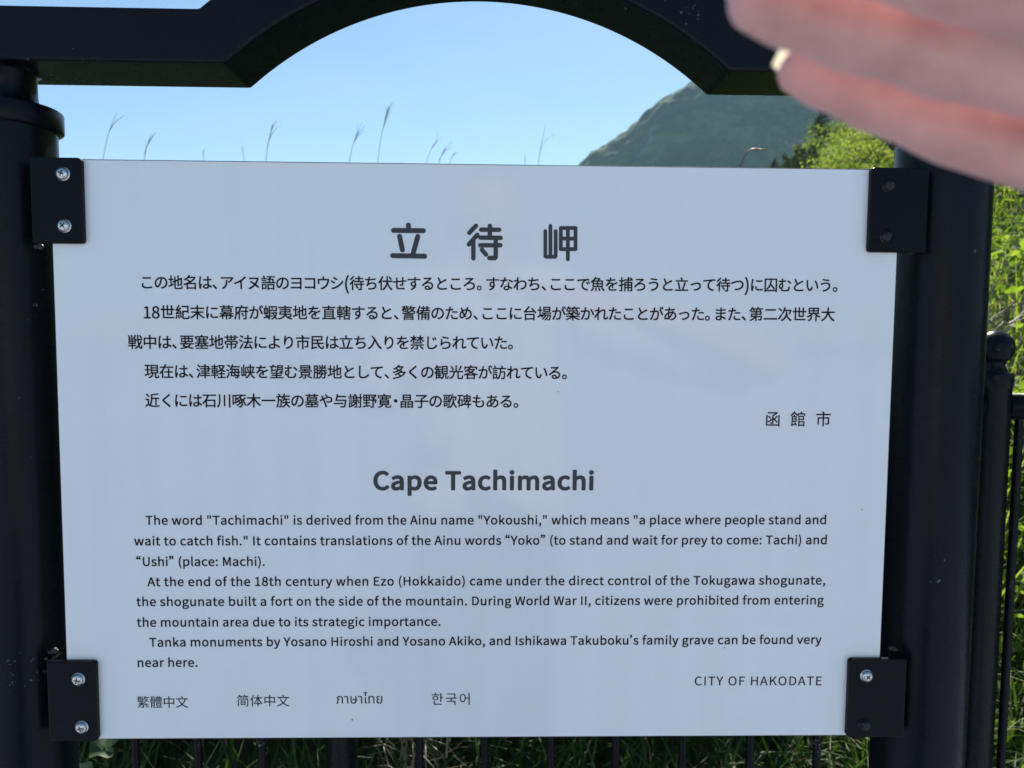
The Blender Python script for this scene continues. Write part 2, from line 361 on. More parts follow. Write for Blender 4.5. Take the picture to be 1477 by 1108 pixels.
# brackets with screws
def bracket(x0, x1, z0, z1, screws):
    """x0 = edge on the panel, x1 = edge inside the post"""
    bm = bmesh.new()
    a, b = min(x0, x1), max(x0, x1)
    r, pts = 0.0035, []
    inner_left = x0 < x1
    for (cx_, cz_, a0) in ((b, z1, 0), (a, z1, 90), (a, z0, 180), (b, z0, 270)):
        rnd = (cx_ == x0)
        if rnd:
            ox = cx_ - r if cx_ == b else cx_ + r; oz = cz_ - r if cz_ == z1 else cz_ + r
            for k in range(7):
                t = R(a0 + 15 * k); pts.append((ox + r * math.cos(t), oz + r * math.sin(t)))
        else: pts.append((cx_, cz_))
    fr = [bm.verts.new((x, -0.0052, zz(z))) for x, z in pts]; bk = [bm.verts.new((x, -0.0004, zz(z))) for x, z in pts]
    f0 = bm.faces.new(fr); bm.faces.new(bk[::-1])
    for k in range(len(pts)):
        bm.faces.new((fr[k], fr[(k + 1) % len(pts)], bk[(k + 1) % len(pts)], bk[k]))
    bmesh.ops.bevel(bm, geom=list(f0.edges), offset=0.0011, segments=2, profile=0.5, affect='EDGES')
    # bent lip that runs back to the round post
    sg = 1 if x1 > 0 else -1
    add_box(bm, min(x1, x1 - sg * 0.0035), max(x1, x1 - sg * 0.0035), -0.0006, 0.018, zz(z0) + 0.0006, zz(z1) - 0.0006)
    br = obj('bracket', bm, M_PLATE, sign)
    for (sx, sz, kind, rot) in screws:
        bm = bmesh.new()
        # washer + pan head
        add_lathe(bm, [(0.0066, 0.0), (0.0066, 0.0006), (0.0055, 0.0009), (0.0054, 0.0016), (0.0050, 0.0025), (0.0042, 0.0033), (0.0030, 0.0038), (0.0014, 0.0040)], sx, -0.0052, 40, 'y', zz(sz))
        for k in range(2):
            t0 = len(bm.verts)
            rb = bmesh.new(); add_box(rb, -0.0026, 0.0026, -0.00030, 0.00045, -0.00060, 0.00060, 0.0002, 1)
            me_ = bpy.data.meshes.new('tmp'); rb.to_mesh(me_); rb.free()
            me_.transform(Matrix.Translation((sx, -0.0052 - 0.0039 - 0.0001 * k, zz(sz))) @ Matrix.Rotation(R(rot + 90 * k), 4, 'Y'))
            nf = len(bm.faces); bm.from_mesh(me_); bpy.data.meshes.remove(me_)
            bm.faces.ensure_lookup_table()
            for f in bm.faces[nf:]: f.material_index = 1
        sc_ = obj('screw', bm, [M_STEEL if kind else M_DSTEEL, M_RECESS], br)
        sc_['label'] = 'bare shiny pan head screw' if kind else 'black painted pan head screw'
    return br
bracket(-0.3680, -0.4150, 0.2008, 0.2792, [(-0.3848, 0.2644, 1, 20), (-0.3851, 0.2170, 1, 50)])
bracket(0.3690, 0.4245, 0.2003, 0.2796, [(0.3861, 0.2628, 0, 30), (0.3854, 0.2154, 0, 5)])
bracket(-0.3692, -0.4160, -0.2780, -0.1985, [(-0.3860, -0.2159, 1, 10), (-0.3842, -0.2638, 1, 75)])
bracket(0.3665, 0.4240, -0.2780, -0.1982, [(0.3840, -0.2149, 1, 40), (0.3839, -0.2654, 0, 15)])
# weld beads where each bracket meets its post
for s, z in ((-1, 0.2805), (1, 0.2812), (-1, 0.1995), (1, -0.1970), (-1, -0.1972)):
    bm = bmesh.new()
    for k in range(7):
        r = bmesh.ops.create_icosphere(bm, subdivisions=2, radius=0.0017 + 0.0012 * random.random())
        p = Vector((s * (0.4185 + 0.0015 * k + 0.001 * random.random()), 0.0165 + 0.0012 * random.random() - 0.0004 * k, zz(z) + 0.0012 * (random.random() - 0.5)))
        for v in r['verts']: v.co = v.co * Vector((1.4, 1, 0.9)).length * 0.58 + p
    obj('weld', bm, M_WELD, sign, smooth=True)

# ------------------------------------------------------------------ lettering (real raised ink on the panel)
fdir = os.path.join(bpy.utils.resource_path('LOCAL'), 'datafiles', 'fonts')
try:
    F_LAT = bpy.data.fonts.load(os.path.join(fdir, 'Noto Sans CJK Regular.woff2'))     # comes with Blender itself
except Exception:
    F_LAT = None
_cu = bpy.data.curves.new('glyph', 'FONT'); _cu.resolution_u = 4; _ob = bpy.data.objects.new('glyph', _cu); col.objects.link(_ob)
F_DEF = _cu.font
vl = bpy.context.view_layer
_cache = {}
def raw(txt, lat):
    _cu.font = F_LAT if (lat and F_LAT) else F_DEF
    _cu.body = txt; vl.update()
    me = _ob.to_mesh()
    V = np.array([v.co[:2] for v in me.vertices]) if len(me.vertices) else np.zeros((0, 2))
    Fs = [list(p.vertices) for p in me.polygons]
    _ob.to_mesh_clear()
    return V, Fs
def wid(txt, lat):
    V, _ = raw(txt, lat); return V[:, 0].max() - V[:, 0].min()
_em = {}
def glyph(c, lat):
    key = (c, lat)
    if key not in _cache:
        if lat not in _em: _em[lat] = (wid('HH', lat) - wid('H', lat), wid('H', lat), raw('H', lat)[0][:, 1].max())
        V, Fs = raw(c, lat)
        adv = wid('H' + c + 'H', lat) - wid('HH', lat) if lat else None
        _cache[key] = (V, Fs, adv)
    return _cache[key]
_cjk = {}
def cjk_metrics():
    if not _cjk:
        w2, w1 = wid('田田', False), wid('田', False); V, _ = raw('田', False)
        V2, _ = raw('国', False)
        _cjk['em'] = w2 - w1; _cjk['cy'] = (V2[:, 1].max() + V2[:, 1].min()) / 2
    return _cjk
HAIR = {'、': 0.55, '。': 0.62, '・': 0.55}
def layout(txt, size, lat_all, cap):
    """list of (V, F, x0, pen scale), and the advance of each char, at natural size (metres)"""
    out = []
    for c in txt:
        lat = lat_all or ord(c) < 0x250 or c in '“”’'
        if lat:
            V, Fs, adv = glyph(c, True); k = cap / _em[True][2]
            if c in '“”’' and len(V):
                V = V.copy(); w = V[:, 0].max() - V[:, 0].min(); V[:, 0] -= V[:, 0].min() - 0.06 * _em[True][2]; adv = w + 0.16 * _em[True][2]
            out.append((V * k, Fs, adv * k, 'lat'))
        else:
            V, Fs, _ = glyph(c, False); me = cjk_metrics(); k = size / me['em']
            V = V.copy(); V[:, 1] -= me['cy']
            a = 1.0; o = ord(c); sh = 0
            if c in HAIR: a = HAIR[c]; sh = -0.22 if c == '・' else 0
            elif 0x3040 <= o < 0x30A0: a = 0.955
            elif 0x30A0 <= o < 0x3100: a = 0.92
            elif c in 'っッ': a = 0.9
            if c not in HAIR: sh = -(1 - a) / 2
            V[:, 0] += sh * me['em']
            out.append((V * k, Fs, a * size, 'cjk'))
    return out
def ring(r, n):
    return [(0.0, 0.0)] if r == 0 else [(r * math.cos(2 * math.pi * (k + 0.5) / n), r * math.sin(2 * math.pi * (k + 0.5) / n)) for k in range(n)]
def text_line(txt, x0, z0, x1, z1, size=0.0143, cap=0.0085, lat=True, bold=0.0, nb=4, name='text_line', mtl=None, stretch=0.35):
    items = layout(txt, size, lat, cap)
    x0, z0, x1, z1 = x0 / 1000, z0 / 1000, x1 / 1000, z1 / 1000
    first = items[0][0][:, 0].min(); last = items[-1][0][:, 0].max()
    nat = sum(i[2] for i in items[:-1]) + last - first
    tgt = x1 - x0
    ks = 1 + (tgt / nat - 1) * stretch                      # a little of the misfit in the glyphs, the rest in the spacing
    gap = (tgt - nat * ks) / max(1, len(items) - 1)
    pen = x0 - first * ks; VV, FF, o = [], [], 0
    for V, Fs, adv, kd in items:
        if len(V):
            for j, (dx, dz) in enumerate(ring(bold, nb)):
                P3 = np.zeros((len(V), 3)); P3[:, 0] = V[:, 0] * ks + pen + dx
                t = (P3[:, 0] - x0) / tgt
                yy = V[:, 1] if (kd == 'cjk' or lat) else V[:, 1] - cap / 2
                P3[:, 2] = yy + z0 + (z1 - z0) * t + Z0 + dz; P3[:, 1] = -0.00025 - 0.00001 * j
                VV.append(P3); FF += [[a + o for a in f] for f in Fs]; o += len(V)
        pen += adv * ks + gap
    me = bpy.data.meshes.new(name); me.from_pydata(np.concatenate(VV).tolist(), [], FF); me.update()
    ob = bpy.data.objects.new(name, me); col.objects.link(ob); me.materials.append(mtl or M_INK); ob.parent = panel
    return ob
# Japanese heading drawn stroke by stroke with round ends
STROKES = [
 [(-67.72, 221.6), (-67.73, 216.7)], [(-81.71, 216.55), (-53.73, 216.57)], [(-76.08, 211.01), (-73.42, 198.4)], [(-58.97, 211.19), (-63.38, 194.99)], [(-82.63, 192.97), (-52.47, 192.7)],
 [(-10.4, 215.05), (-4.18, 221.57)], [(-10.79, 204.23), (-2.87, 213.17)], [(-6.54, 208.21), (-6.47, 191.17)], [(0.8, 218.12), (17.83, 218.16)], [(9.01, 221.71), (9.07, 211.18)], [(-0.02, 210.67), (19.3, 210.58)], [(0.01, 203.49), (19.06, 203.69)], [(14.61, 209.83), (14.72, 192.93), (14.01, 191.65), (8.6, 191.6)], [(1.59, 199.29), (5.46, 194.96)],
 [(61.51, 217.35), (61.76, 193.81), (62.62, 193.25), (71.19, 193.34), (71.61, 193.9), (71.34, 217.45)], [(66.3, 222.32), (66.61, 193.86)], [(76.15, 220.46), (90.12, 220.6), (90.39, 200.73), (76.39, 200.59), (76.15, 220.46)], [(76.27, 210.46), (90.26, 210.61)], [(82.85, 220.53), (83.22, 191.19)]]
for g0, g1, hl in ((0, 5, 'first large Japanese heading character'), (5, 14, 'middle large Japanese heading character'), (14, 19, 'last large Japanese heading character')):
    bm = bmesh.new(); lay = 0
    for si in range(g0, g1):
        st = STROKES[si]
        r = 0.00235 if si < 5 else (0.0021 if si < 14 else 0.00180)
        for k in range(len(st) - 1):
            (xa, za), (xb, zb) = st[k], st[k + 1]
            a = Vector((xa / 1000, za / 1000)); b = Vector((xb / 1000, zb / 1000)); d = (b - a).normalized(); t = math.atan2(d.y, d.x)
            pts = [b + r * Vector((math.cos(t + an), math.sin(t + an))) for an in np.linspace(-math.pi / 2, math.pi / 2, 11)] + [a + r * Vector((math.cos(t + an), math.sin(t + an))) for an in np.linspace(math.pi / 2, 1.5 * math.pi, 11)]
            bm.faces.new([bm.verts.new((p.x, -0.00025 - 0.000008 * lay, zz(p.y))) for p in pts][::-1]); lay += 1
    me = bpy.data.meshes.new('heading_character'); bm.to_mesh(me); bm.free()
    ob = bpy.data.objects.new('heading_character', me); col.objects.link(ob); me.materials.append(M_INK2); ob.parent = panel; ob['label'] = hl
JB = 0.00024
text_line('この地名は、アイヌ語のヨコウシ(待ち伏せするところ。すなわち、ここで魚を捕ろうと立って待つ)に囚むという。', -317.69, 165.68, 342.84, 168.67, lat=False, cap=0.0125, bold=JB)
text_line('18世紀末に幕府が蝦夷地を直轄すると、警備のため、ここに台場が築かれたことがあった。また、第二次世界大', -316.54, 137.71, 341.19, 140.8, lat=False, cap=0.0112, bold=JB)
text_line('戦中は、要塞地帯法により市民は立ち入りを禁じられていた。', -331.97, 109.46, 31.41, 111.26, lat=False, bold=JB)
text_line('現在は、津軽海峡を望む景勝地として、多くの観光客が訪れている。', -317.26, 81.87, 83.49, 83.05, lat=False, bold=JB)
text_line('近くには石川啄木一族の墓や与謝野寛・晶子の歌碑もある。', -317.18, 54.16, 37.1, 55.2, lat=False, bold=JB)
text_line('函館市', 277.84, 39.14, 341.01, 39.44, size=0.0158, lat=False, bold=0.00012, stretch=0.0)
EB = 0.00024
text_line('The word "Tachimachi" is derived from the Ainu name "Yokoushi," which means "a place where people stand and', -319.91, -65.56, 340.01, -63.88, bold=EB)
text_line('wait to catch fish." It contains translations of the Ainu words “Yoko” (to stand and wait for prey to come: Tachi) and', -331.32, -85.77, 341.42, -83.88, bold=EB)
text_line('“Ushi” (place: Machi).', -329.88, -105.98, -207.24, -105.81, bold=EB)
text_line('At the end of the 18th century when Ezo (Hokkaido) came under the direct control of the Tokugawa shogunate,', -319.8, -125.86, 341.38, -124.32, bold=EB)
text_line('the shogunate built a fort on the side of the mountain. During World War II, citizens were prohibited from entering', -330.72, -145.53, 340.65, -144.41, bold=EB)
text_line('the mountain area due to its strategic importance.', -330.8, -166.04, -37.45, -165.53, bold=EB)
text_line('Tanka monuments by Yosano Hiroshi and Yosano Akiko, and Ishikawa Takuboku’s family grave can be found very', -319.32, -185.89, 339.8, -184.38, bold=EB)
text_line('near here.', -331.18, -206.17, -273.8, -206.06, bold=EB)
ob = text_line('Cape Tachimachi', -101.2, -30.7, 110.3, -30.2, cap=0.0172, bold=0.00085, nb=12, name='heading', mtl=M_INK2, stretch=0.6); ob['label'] = 'large bold English heading'
text_line('CITY OF HAKODATE', 214.6, -226.56, 341.75, -226.86, cap=0.0089, bold=0.00008)
text_line('繁體中文', -332.92, -241.71, -283.55, -241.91, size=0.0128, lat=False)
text_line('简体中文', -236.02, -240.7, -185.21, -240.9, size=0.0128, lat=False)
text_line('한국어', -45.7, -239.68, -8.43, -239.83, size=0.0135, lat=False)
# Thai needs its own shaping: one run
V, Fs = raw('ภาษาไทย', False)
V -= V.min(0); k = 0.04516 / V[:, 0].max()
base = 0.0
P3 = np.stack([V[:, 0] * k - 0.13941, np.full(len(V), -0.00025), V[:, 1] * k * 1.05 + zz(-0.2439)], -1)
me = bpy.data.meshes.new('text_line'); me.from_pydata(P3.tolist(), [], Fs); me.update()
ob = bpy.data.objects.new('text_line', me); col.objects.link(ob); me.materials.append(M_INK); ob.parent = panel
bpy.data.objects.remove(_ob)
# specks of dirt on the board
for (x, z, sc) in ((-123.92, -260.17, 1.0), (243.35, -188.05, 0.9), (375.2, -49.32, 0.7), (75.44, 64.98, 0.6)):
    bm = bmesh.new()
    pts = [(x + sc * random.uniform(0.6, 1.1) * math.cos(a) * 0.7, z + sc * random.uniform(0.6, 1.3) * math.sin(a)) for a in np.linspace(0, 2 * math.pi, 8, endpoint=False)]
    bm.faces.new([bm.verts.new((p[0] / 1000, -0.0003, zz(p[1] / 1000))) for p in pts][::-1])
    me = bpy.data.meshes.new('dirt_speck'); bm.to_mesh(me); bm.free(); ob = bpy.data.objects.new('dirt_speck', me); col.objects.link(ob); me.materials.append(M_RECESS); ob.parent = panel

# ------------------------------------------------------------------ railing fence behind the sign
fence = empty('railing_fence', (0, 0.5, 0))
tag(fence, 'dark metal railing with ball topped posts running behind the sign', 'fence')
FY = 0.5
posts_x = [-2.377, -1.307, -0.237, 0.833, 1.903, 2.973]
for px in posts_x:
    bm = bmesh.new()
    t = zz(0.062)
    add_lathe(bm, [(0.0268, -0.2), (0.0268, zz(0.036)), (0.0288, zz(0.037)), (0.0288, zz(0.058)), (0.0280, zz(0.0605)), (0.0150, t)], px, FY, 48)
    fp = obj('post', bm, M_FENCE, fence)
    bm = bmesh.new()
    prof = [(0.0205, t - 0.0005), (0.0185, t + 0.004), (0.0150, t + 0.011), (0.0165, t + 0.0135)]
    cb = t + 0.0395
    for a in np.linspace(-58, 88, 22): prof.append((0.0282 * math.cos(R(a)), cb + 0.0282 * math.sin(R(a))))
    add_lathe(bm, prof, px, FY, 48)
    obj('ball_finial', bm, M_FENCE, fp)
rails_z = (0.0055, -0.95)
for ri, z in enumerate(rails_z):
    for a, b in zip(posts_x[:-1], posts_x[1:]):
        bm = bmesh.new(); r = 0.0215 if ri == 0 else 0.014
        add_lathe(bm, [(r * 0.8, a + 0.020), (r, a + 0.0215), (r, b - 0.0215), (r * 0.8, b - 0.020)], 0, FY, 32, 'x', zz(z))
        obj('rail', bm, M_FENCE, fence)
first = None
bal = [-0.575, -0.473, -0.367, -0.107, 0.0016, 0.112, 0.221, 0.334, 0.448, 0.562, 0.665, 0.768, 0.879, 0.972] + [1.075 + 0.1035 * k for k in range(8)] + [2.0 + 0.108 * k for k in range(9)] + [-0.70, -0.805, -0.91, -1.015, -1.12, -1.21] + [-1.40 - 0.108 * k for k in range(9)]
for bx in bal:
    bm = bmesh.new()
    add_lathe(bm, [(0.0068, zz(-0.945)), (0.0068, zz(-0.008))], bx, FY, 20)
    obj('baluster', bm, M_FENCE, fence)

# ------------------------------------------------------------------ plants
def rand_frames(n, up=0.6, r=None):
    r = r or rng
    nrm = r.normal(size=(n, 3)); nrm /= np.linalg.norm(nrm, axis=1)[:, None]; nrm[:, 2] = np.abs(nrm[:, 2]); nrm = nrm * (1 - up) + np.array([0, 0, up]); nrm /= np.linalg.norm(nrm, axis=1)[:, None]
    t = r.normal(size=(n, 3)); t -= (t * nrm).sum(1)[:, None] * nrm; t /= np.linalg.norm(t, axis=1)[:, None]
    return nrm, t, np.cross(nrm, t)
def leaves(P, L, W, up=0.5, fold=0.25, droop=0.25, r=None):
    """folded six-cornered leaves at points P"""
    n = len(P); nrm, t, b = rand_frames(n, up, r)
    L = np.broadcast_to(L, (n,))[:, None]; W = np.broadcast_to(W, (n,))[:, None]
    B = P; T = P + t * L - nrm * L * droop
    m1, m2 = P + t * L * 0.30, P + t * L * 0.68 - nrm * L * droop * 0.35
    l1, l2 = m1 - b * W * 0.5 + nrm * W * fold, m2 - b * W * 0.40 + nrm * W * fold
    r1, r2 = m1 + b * W * 0.5 + nrm * W * fold, m2 + b * W * 0.40 + nrm * W * fold
    V = np.stack([B, r1, r2, T, l2, l1], 1).reshape(-1, 3)
    o = (np.arange(n) * 6)[:, None]
    F = np.concatenate([o + np.array([0, 1, 2, 3]), o + np.array([0, 3, 4, 5])])
    return V, F
def quads(P, L, W, up, r):
    n = len(P); nrm, t, b = rand_frames(n, up, r); L = L[:, None]; W = W[:, None]
    V = np.stack([P, P + t * L * 0.55 + b * W * 0.5, P + t * L - nrm * L * 0.2, P + t * L * 0.5 - b * W * 0.5], 1).reshape(-1, 3)
    return V, np.arange(4 * n).reshape(n, 4)
def blades(P, length, width, lean, azim=None, seg=4, r=None):
    r = r or rng
    n = len(P); az = r.uniform(0, 2 * np.pi, n) if azim is None else azim
    d = np.stack([np.cos(az), np.sin(az), np.zeros(n)], 1); s = np.stack([-np.sin(az), np.cos(az), np.zeros(n)], 1)
    tw = r.uniform(-0.8, 0.8, n)[:, None]; s = s * np.cos(tw) + d * np.sin(tw)
    length = np.broadcast_to(length, (n,))[:, None]; lean = np.broadcast_to(lean, (n,))[:, None]; width = np.broadcast_to(width, (n,))[:, None]
    rows = []
    c = P.copy(); stepl = length / seg
    for k in range(seg + 1):
        w = width * (1 - (k / seg) ** 1.6) * 0.5 + 0.0004
        rows.append(np.stack([c - s * w, c + s * w], 1))
        ang = lean * (k + 0.6) / seg * 1.7
        c = c + stepl * (d * np.sin(ang) + np.array([0, 0, 1]) * np.cos(ang))
    V = np.stack(rows, 1).reshape(-1, 3)
    base = (np.arange(n) * 2 * (seg + 1))[:, None]
    F = np.concatenate([base + np.array([2 * k, 2 * k + 1, 2 * k + 3, 2 * k + 2]) for k in range(seg)])
    return V, F
def on_ground(x, y, dz=0.0): return np.stack([x, y, ground_h(x, y) + dz], 1)

# grass behind the fence
n = 15000
x = rng.uniform(-2.2, 2.6, n); y = 0.62 + 2.9 * rng.uniform(0, 1, n) ** 1.3
keep = rng.uniform(-1, 1, n) < 0.75 + vnoise(x, y, 0.35, 21)
x, y = x[keep], y[keep]; n = len(x)
V, F = blades(on_ground(x, y, -0.02), rng.uniform(0.16, 0.48, n), rng.uniform(0.005, 0.013, n), rng.uniform(0.3, 1.5, n))
tag(np_mesh('grass', V, F, M_GRASS, smooth=True), 'long green grass growing behind the railing', 'grass', kind='stuff')
n = 260
x = np.concatenate([rng.uniform(-2, 2.5, 100), rng.normal(-0.17, 0.035, 160)]); y = np.concatenate([rng.uniform(0.7, 3.2, 100), rng.normal(1.05, 0.2, 160)])
V, F = blades(on_ground(x, y, rng.uniform(0.05, 0.30, n)), rng.uniform(0.10, 0.25, n), rng.uniform(0.002, 0.004, n), rng.uniform(0.8, 1.9, n))
tag(np_mesh('dry_grass', V, F, M_DRY, smooth=True), 'dead straw coloured grass stalks tangled behind the railing', 'dry grass', kind='stuff')

n = 4200  # hidden blades added to cast shade on the grass under the board
x = rng.uniform(-2.4, 1.0, n); y = rng.uniform(1.7, 2.8, n)
V, F = blades(on_ground(x, y, -0.02), rng.uniform(0.9, 1.75, n), rng.uniform(0.010, 0.019, n), rng.uniform(0.15, 0.75, n), None, 6)
tag(np_mesh('shade_grass', V, F, M_GRASS, smooth=True), 'unseen tall grass added behind the board to shade the grass below', 'grass', kind='stuff')

# broad leaved cover on the near slope
n = 34000
x = rng.uniform(1.05, 8.0, n); y = 1.15 + 9.5 * rng.uniform(0, 1, n) ** 1.2
keep = (rng.uniform(-1, 1, n) < 0.55 + 1.1 * vnoise(x, y, 0.55, 31)) & (x < 0.95 * y + 2.6)
x, y = x[keep], y[keep]; n = len(x)
hump = 0.22 + 0.28 * (1 + vnoise(x, y, 0.9, 33)) * smooth(0.8, 2.5, y)
P = on_ground(x, y) + np.stack([np.zeros(n), np.zeros(n), hump * rng.uniform(0.25, 1, n) ** 0.5], 1)
L = rng.uniform(0.032, 0.07, n)
V, F = leaves(P, L, L * rng.uniform(0.65, 0.95, n), up=0.35, fold=0.12, droop=0.3)
tag(np_mesh('ground_cover', V, F, M_LEAF), 'bright broad leaved creeper covering the near slope beside the right post', 'ground cover', kind='stuff')
# wild grass among it
n = 15000
x = rng.uniform(1.0, 8.0, n); y = 1.0 + 10 * rng.uniform(0, 1, n)
keep = x < 0.95 * y + 2.6; x, y = x[keep], y[keep]; n = len(x)
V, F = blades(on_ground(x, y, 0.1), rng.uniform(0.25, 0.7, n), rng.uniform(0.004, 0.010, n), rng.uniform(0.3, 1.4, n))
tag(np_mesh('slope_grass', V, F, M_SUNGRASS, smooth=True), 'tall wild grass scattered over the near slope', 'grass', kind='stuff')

# scrub over the far slope: one mass of leafy mounds
def bush(c, rad, hgt, nl, L, rr):
    lob = rr.normal(size=(7, 3)) * np.array([rad * 0.5, rad * 0.5, hgt * 0.22]) + np.array([0, 0, hgt * 0.5])
    lr = rr.uniform(0.35, 0.6, 7) * rad
    k = rr.integers(0, 7, nl); d = rr.normal(size=(nl, 3)); d /= np.linalg.norm(d, axis=1)[:, None]
    p = lob[k] + d * lr[k][:, None] * (rr.uniform(0.45, 1.0, nl) ** 0.5)[:, None] * np.array([1, 1, hgt / rad * 0.75])
    p[:, 2] = np.maximum(p[:, 2], 0.02)
    ll = rr.uniform(0.6, 1.2, nl) * L
    return quads(p + c, ll, ll * rr.uniform(0.5, 0.8, nl), 0.3, rr)
parts = []
rr = np.random.default_rng(5)
nsp = 5200
sy = 5.5 + 24 * rr.uniform(0, 1, nsp) ** 0.8; sx = rr.uniform(0.2, 0.95, nsp) * sy + rr.uniform(0, 1, nsp)
ok = (sx > 1.6) & (sx > (0.35 + 0.065 * np.clip((sy - 7) / 8, 0, 1)) * (sy + 0.73) + 0.05) & (sx < 0.62 * sy + 2.5) & (rr.uniform(0, 1, nsp) < 0.62 + 0.5 * vnoise(sx, sy, 1.6, 61))
gz_ = ground_h(sx, sy)
for x, y, gz in zip(sx[ok], sy[ok], gz_[ok]):
    big = rr.uniform() < 0.32
    rad = rr.uniform(0.16, 0.36) * (0.75 + 0.012 * y) * (1.9 if big else 1); h = rad * rr.uniform(0.9, 1.7)
    L = rr.uniform(0.03, 0.05) + 0.0016 * y
    parts.append(bush(np.array([x, y, gz - 0.05]), rad, h, int((125 + 4.0 * (30 - y)) * (2.2 if big else 1)), L, rr))
V, F = merge(parts)
tag(np_mesh('hillside_scrub', V, F, M_SCRUB), 'mass of yellow green scrub covering the sunlit hillside above the board', 'shrubs', kind='stuff')

# dark pines along the left edge of the hillside
def pine(x, y, h, seed):
    rr = np.random.default_rng(seed); z = float(ground_h(x, y)) - 0.1
    t = empty('pine_tree', (x, y, z))
    tr_ = np.array([[x + 0.04 * h * math.sin(k), y + 0.03 * h * math.cos(2 * k), z + h * k / 5] for k in range(6)])
    V, F = tube_arrays(tr_, np.linspace(0.045 * h, 0.006 * h, 6), 7)
    np_mesh('trunk', V, F, M_BARK, t, True)
    P, A = [], []
    nb = 26
    for i in range(nb):
        f = 0.12 + 0.86 * i / nb; az = rr.uniform(0, 6.283); ln = h * (0.34 * (1 - f) ** 0.8 + 0.05) * rr.uniform(0.7, 1.25)
        for j in range(7):
            s = (j + 0.5) / 7 * ln
            P.append((x + s * math.cos(az) + rr.normal() * 0.03 * h, y + s * math.sin(az) + rr.normal() * 0.03 * h, z + h * f + s * 0.25 + rr.normal() * 0.02 * h)); A.append(az)
    P = np.repeat(np.array(P), 5, 0); A = np.repeat(np.array(A), 5) + rr.normal(size=len(P)) * 0.9
    V, F = blades(P, rr.uniform(0.07, 0.14, len(P)) * h, 0.016 * h, rr.uniform(0.2, 1.6, len(P)), A, 2, rr)
    np_mesh('crown', V, F, M_PINE, t)
    return t
prr = np.random.default_rng(77)
for k in range(34):
    f = prr.uniform(0, 1); row = k % 3
    qq = 0.350 + 0.090 * f + 0.013 * row + prr.uniform(-0.004, 0.006); y = 19 + 9.5 * f ** 0.8 - 2.2 * row + prr.uniform(-0.8, 0.8); h = 0.92 + 0.22 * f + prr.uniform(-0.2, 0.3)
    tag(pine(qq * (y + 0.73), y, h, 40 + k), 'small dark pine on the left edge of the sunlit hillside', 'tree', 'dark pines along the edge of the hillside')

# dry plume grass seen over the top of the board; each plant is a stem, its plume and long leaves at the foot
def plume_plant(pts, spread, nstr, label, seed, cat='plume grass', fol=True, thick=0.0016, pm=None, tuft=0.1):
    rr = np.random.default_rng(seed)
    pts = np.array(pts, float)
    t = empty('plume_grass', tuple(pts[0])); tag(t, label, cat, 'dry plume grass behind the board', 'thing')
    # smooth the polyline
    tt = np.linspace(0, len(pts) - 1, 14); P = np.stack([np.interp(tt, np.arange(len(pts)), pts[:, k]) for k in range(3)], 1)
    for _ in range(3): P[1:-1] = 0.25 * P[:-2] + 0.5 * P[1:-1] + 0.25 * P[2:]
    V, F = tube_arrays(P, np.linspace(thick, thick * 0.5, 14), 5); np_mesh('stem', V, F, pm or M_PLUME, t, True)
    L = spread; d0 = P[-1] - P[-4]; d0 /= np.linalg.norm(d0); parts = []
    tl = L * tuft * 110
    for k in range(nstr):
        st = P[-1] - d0 * rr.uniform(0.15, 1.0) * tl * 0.75
        side = np.array([rr.normal() * 0.20 + 0.08, rr.normal() * 0.2, 0.0])
        ln = rr.uniform(0.55, 1.0) * tl * 0.75
        q0 = [st + (d0 * s + side * s * s * 0.9) * ln - np.array([0, 0, 0.06]) * s ** 3 * ln for s in np.linspace(0, 1, 5)]
        parts.append(tube_arrays(q0, np.linspace(thick * 0.6, thick * 0.3, 5), 4))
    V, F = merge(parts); np_mesh('plume', V, F, pm or M_PLUME, t, True)
    if fol:
        nb = 22
        B = np.repeat(pts[:1], nb, 0) + rr.normal(size=(nb, 3)) * np.array([0.07, 0.07, 0])
        V, F = blades(B, rr.uniform(0.9, 1.75, nb), rr.uniform(0.012, 0.02, nb), rr.uniform(0.35, 0.95, nb), None, 7, rr)
        np_mesh('foliage', V, F, M_GRASS, t, True)
    return t
# (foot x at board top, height, tip x, height) on the plane of each stem
stems = [
 (2.4, -1.551, 0.798, -1.491, 0.975, 0.011, 3, 'thin tall dry stem with a split tip, nearest the left post'),
 (2.4, -1.387, 0.797, -1.360, 0.887, 0.010, 6, 'short forked dry plume, second from the left post'),
 (3.0, -1.375, 0.921, -1.377, 0.969, 0.005, 2, 'short plain dry stalk to the left of the upright stub'),
 (3.0, -1.185, 0.923, -1.190, 0.991, 0.005, 2, 'short upright dry stub leaning slightly left beside a tall feathery plume'),
 (2.4, -0.906, 0.798, -0.877, 0.937, 0.012, 9, 'feathery dry plume above the left half of the board, right of the short stub'),
 (2.4, -0.575, 0.794, -0.535, 0.920, 0.010, 5, 'slim dry plume just left of the tallest plume'),
 (2.4, -0.461, 0.795, -0.416, 1.011, 0.012, 12, 'tallest dry plume, standing above the middle of the board'),
 (3.0, -0.321, 0.924, -0.272, 1.022, 0.008, 4, 'low bent dry plume right of the tallest plume'),
 (2.4, -0.215, 0.794, -0.190, 0.850, 0.007, 5, 'faint low spreading plume above the heading'),
 (3.0, -0.208, 0.922, -0.181, 0.975, 0.006, 3, 'short dry plume tip leaning right over the board middle'),
 (3.0, 0.155, 0.920, 0.155, 0.966, 0.005, 2, 'short straight stalk beside the slim stem left of the mountain'),
 (2.4, 0.186, 0.792, 0.207, 0.908, 0.010, 2, 'slim dry stem standing alone just left of the mountain'),
]
